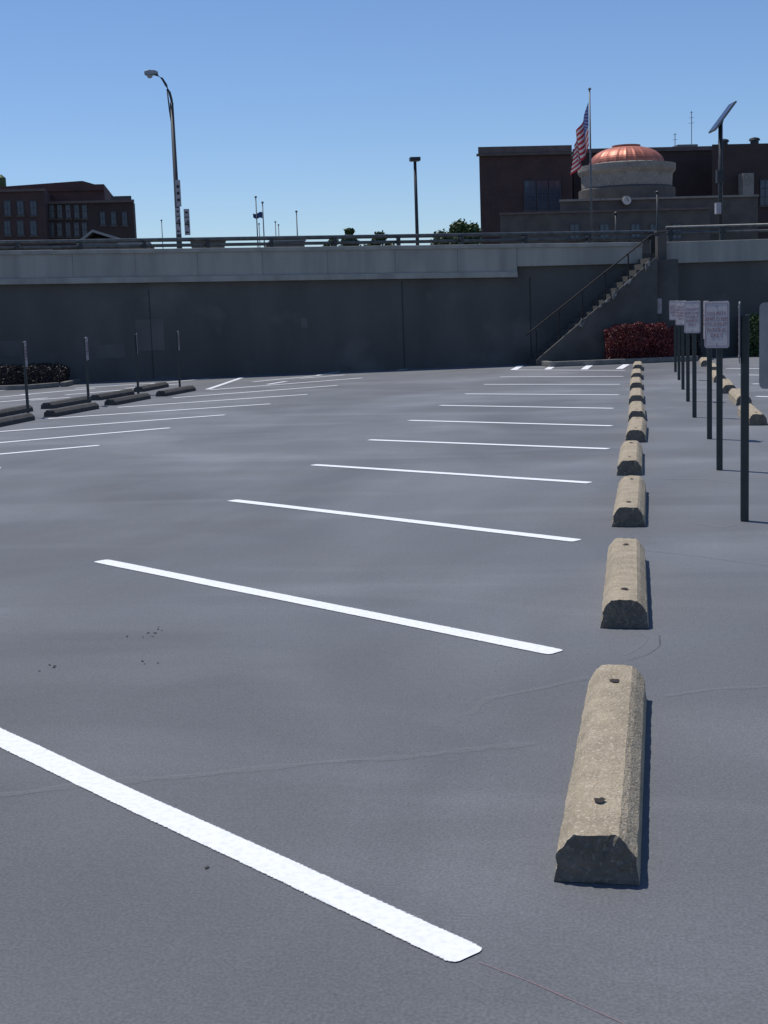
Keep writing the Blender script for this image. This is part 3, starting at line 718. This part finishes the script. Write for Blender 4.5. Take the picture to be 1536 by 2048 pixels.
for x0,x1,y0,lab in((1355,1396,289,'flat grey rooftop unit below the tall aerial'),):
    o=MB();s0=K(x0,y0,oB+8)[0];s1_=K(x1,y0,oB+8)[0];z1=K(x0,y0,oB+8)[1];o.box(s0,s1_,oB+8,oB+10,z1-.5,z1,Wd);tag(o.build('roof_unit','polegrey',bevel=.05),lab,'roof unit')
for x,y0,lab in((1447,281,'dark roof ventilator right of the solar panel pole'),(1509,278,'dark roof ventilator near the right edge of the photo')):
    c2=KP(x,y0,oB+1);o=MB();o.lathe(c2,[(.35,c2.z-.6),(.35,c2.z-.15),(.48,c2.z-.12),(.4,c2.z+.05),(.1,c2.z+.14)],18);tag(o.build('roof_vent','steel'),lab,'vent')
for x,yt,nb,lab in((1383,222,3,'tall thin aerial on the brick building roof'),(1350,266,2,'short aerial on the roof left of the tall one')):
    s,z=K(x,yt,oB+9);z0=K(x,292,oB+9)[1]-.4
    a_=empty('aerial',Wd(s,oB+9,z0),lab,'aerial')
    o=MB();o.tube([Wd(s,oB+9,z0),Wd(s,oB+9,z)],.03,6);o.build('mast','polegrey',a_)
    o=MB()
    for k in range(nb):
        zz_=z-.15-k*.45;w=.16+.06*k;o.tube([Wd(s-w,oB+9,zz_),Wd(s+w,oB+9,zz_+.04)],.016,5)
    o.build('crossbars','polegrey',a_)
# ---------------------------------------------------------------- big flag
oF=30
fp,s=pole_thing('flagpole',1183,465,oF,'tall grey flagpole standing before the copper dome','flagpole')
zp=K(1179,181,oF)[1]
o=MB();o.tube([Wd(s,oF,3),Wd(s,oF,zp)],[.06,.035],10);o.build('pole','polegrey',fp,True)
o=MB();o.lathe(Wd(s,oF,0),[(.01,zp),(.07,zp+.03),(.08,zp+.08),(.05,zp+.13),(.005,zp+.15)],12);o.build('finial','polegrey',fp,True)
nu,nv=60,44;o=MB();o.uv={}
ztf=K(1179,204,oF)[1];mp_=K(1179,206,oF)[1]-K(1179,207,oF)[1]
for i in range(nu+1):
    for j in range(nv+1):
        u,v=i/nu,j/nv
        hx=-(2+34*(.75*u**.8+.25*u*u)*(1-.22*v)+ 5*v*u)*mp_
        dz=(v*88*(1-.30*u)+u*86+5*sin(u*6))*mp_
        fold=sin(u*13+v*2.)*(.03+.25*u)
        hx+=cos(u*13+v*2.)*.22*(u**1.1)*(.5+.5*v)
        o.uv[len(o.v)]=(u,v*.9999);o.v.append(Wd(s-.02+hx,oF+fold,ztf-dz))
for i in range(nu):
    for j in range(nv):
        a=i*(nv+1)+j;o.f.append((a,a+1,a+nv+2,a+nv+1))
o=o.build('national_flag','flag',None,True);tag(o,'striped red white and blue flag hanging limp from the tall flagpole','flag')
# ---------------------------------------------------------------- solar panel pole
oS=14
sp_,s=pole_thing('solar_pole',1441,460,oS,'dark pole topped by a steeply tilted solar panel','solar panel')
z1=K(1442,240,oS)[1]
o=MB();o.tube([Wd(s,oS,3),Wd(s,oS,z1)],.085,10);o.build('pole','steel',sp_,True)
a=KP(1424,263,oS);b=KP(1466,206,oS);ax=(b-a).normalized();ctr=(a+b)/2;L_=(b-a).length
vd=ray(1445,235).normalized();n0=ax.cross(vd).normalized();dep=(vd+n0*.16);dep=(dep-ax*dep.dot(ax)).normalized();nrm=ax.cross(dep).normalized()
nrm=nrm if nrm.z>0 else -nrm
tr=lambda x,y,z:ctr+ax*x+dep*y+nrm*z
o=MB();o.box(-L_/2,L_/2,-.4,.4,-.03,.03,tr);pn=o.build('panel_frame','polegrey',sp_)
o=MB();o.box(-L_/2+.04,L_/2-.04,-.36,.36,.032,.039,tr);o.build('solar_cells','solar',pn)
o=MB();o.tube([Wd(s,oS,z1-.25),ctr-nrm*.03],.05,8);o.build('bracket','steel',sp_)
for x0,x1,y0,y1,mt_ in((1431,1441,406,428,'sign'),(1433,1446,340,366,'steel')):
    s0,zA=K(x0,y0,oS-.2);s1_,zB=K(x1,y1,oS-.2);o=MB();o.box(s0,s1_,oS-.3,oS-.09,zB,zA,Wd);o.build('control_box',mt_,sp_,bevel=.01)
for x,yt,lab in((1232,428,'short dark pole in front of the clock'),(1315,386,'thin dark pole between the dome and the solar panel pole')):
    t,s=pole_thing('slim_pole',x,465,20,lab,'pole');z=K(x,yt,20)[1];o=MB();o.tube([Wd(s,20,3),Wd(s,20,z)],.045,8);o.build('pole','steel',t,True)
    o=MB();o.lathe(Wd(s,20,0),[(.05,z),(.08,z+.05),(.02,z+.1)],10);o.build('cap','steel',t)
# ---------------------------------------------------------------- trees
def tree(x0,x1,yt,off,label,n,seed,lumps=7,size=.12):
    r=random.Random(seed);s0=K(x0,480,off)[0];s1_=K(x1,480,off)[0];sc=(s0+s1_)/2;w=(s1_-s0)/2;z1=K((x0+x1)/2,yt,off)[1]
    t=empty('tree',Wd(sc,off,3),label,'tree','trees above the wall')
    hh=z1-3.0
    bl=[(Vector((r.uniform(-.7,.7)*w,r.uniform(-.5,.5)*w,3+hh*r.uniform(.5,.8))),r.uniform(.34,.48)*w) for _ in range(lumps)]
    bl[0]=(Vector((0.1*w,0,z1-.36*w)),.40*w)
    bl[1]=(Vector((-.55*w,0,3+hh*.62)),.46*w);bl[2]=(Vector((.55*w,0,3+hh*.66)),.46*w)
    o=MB();o.tube([Wd(sc,off,3),Wd(sc+.05,off,3+hh*.3),Wd(sc,off,3+hh*.6)],[.16,.12,.07],8)
    for c,_ in bl:o.tube([Wd(sc,off,3+hh*.3),Wd(sc+c.x*.9,off+c.y*.9,c.z)],[.07,.02],6)
    o.build('trunk','bark',t)
    def fn(q):
        c,R_=q.choice(bl);d=Vector((q.gauss(0,1),q.gauss(0,1),q.gauss(0,1))).normalized()*R_*(q.random()**.4)*(1+.25*q.gauss(0,.5))
        return Wd(sc+c.x+d.x,off+c.y+d.y,c.z+d.z*.85)
    leaves(fn,n,size,r).build('crown','green',t)
tree(864,962,440,30,'rounded green tree beside the brick building left wall',10000,11,14,.1)
tree(722,792,462,34,'low green tree just left of the box-headed lamp',3500,12,7,.09)
tree(674,720,456,34,'small green treetop with a pointed tip above the rail',2200,13,6,.09)
tree(640,690,474,36,'lowest green treetop at the left of the tree group',1800,14,6,.09)
# ---------------------------------------------------------------- light, sky, camera
EL=math.radians(67);az=Vector((-.83,.55,0)).normalized()
to=Vector((az.x*cos(EL),az.y*cos(EL),sin(EL)))
sd=bpy.data.lights.new('sun','SUN');sd.energy=3.6;sd.angle=math.radians(.53);sd.color=(1,.96,.9)
so=bpy.data.objects.new('sun',sd);COL.objects.link(so);so.rotation_euler=(-to).to_track_quat('-Z','Y').to_euler();so.location=(0,0,30)
w=bpy.data.worlds.new('World');SC.world=w;w.use_nodes=True;nt=w.node_tree
bg=nt.nodes['Background'];sk=nt.nodes.new('ShaderNodeTexSky');sk.sky_type='NISHITA';sk.sun_disc=False
sk.sun_elevation=EL;sk.sun_rotation=math.atan2(az.x,az.y);sk.air_density=1.;sk.dust_density=0.;sk.ozone_density=3.;sk.altitude=600
mx=nt.nodes.new('ShaderNodeMix');mx.data_type='RGBA';mx.blend_type='MULTIPLY';mx.inputs[0].default_value=1.;mx.inputs[7].default_value=(.76,.86,1.04,1)
nt.links.new(sk.outputs[0],mx.inputs[6]);nt.links.new(mx.outputs[2],bg.inputs[0]);bg.inputs[1].default_value=.105
cam=bpy.data.cameras.new('camera');co=bpy.data.objects.new('camera',cam);COL.objects.link(co)
cam.sensor_fit='VERTICAL';cam.sensor_height=24;cam.lens=24*F/2048;cam.clip_end=6000;cam.clip_start=.05
co.matrix_world=Matrix.Translation(EYE)@R.to_4x4();SC.camera=co
SC.view_settings.view_transform='Standard';SC.view_settings.look='None';SC.view_settings.exposure=0
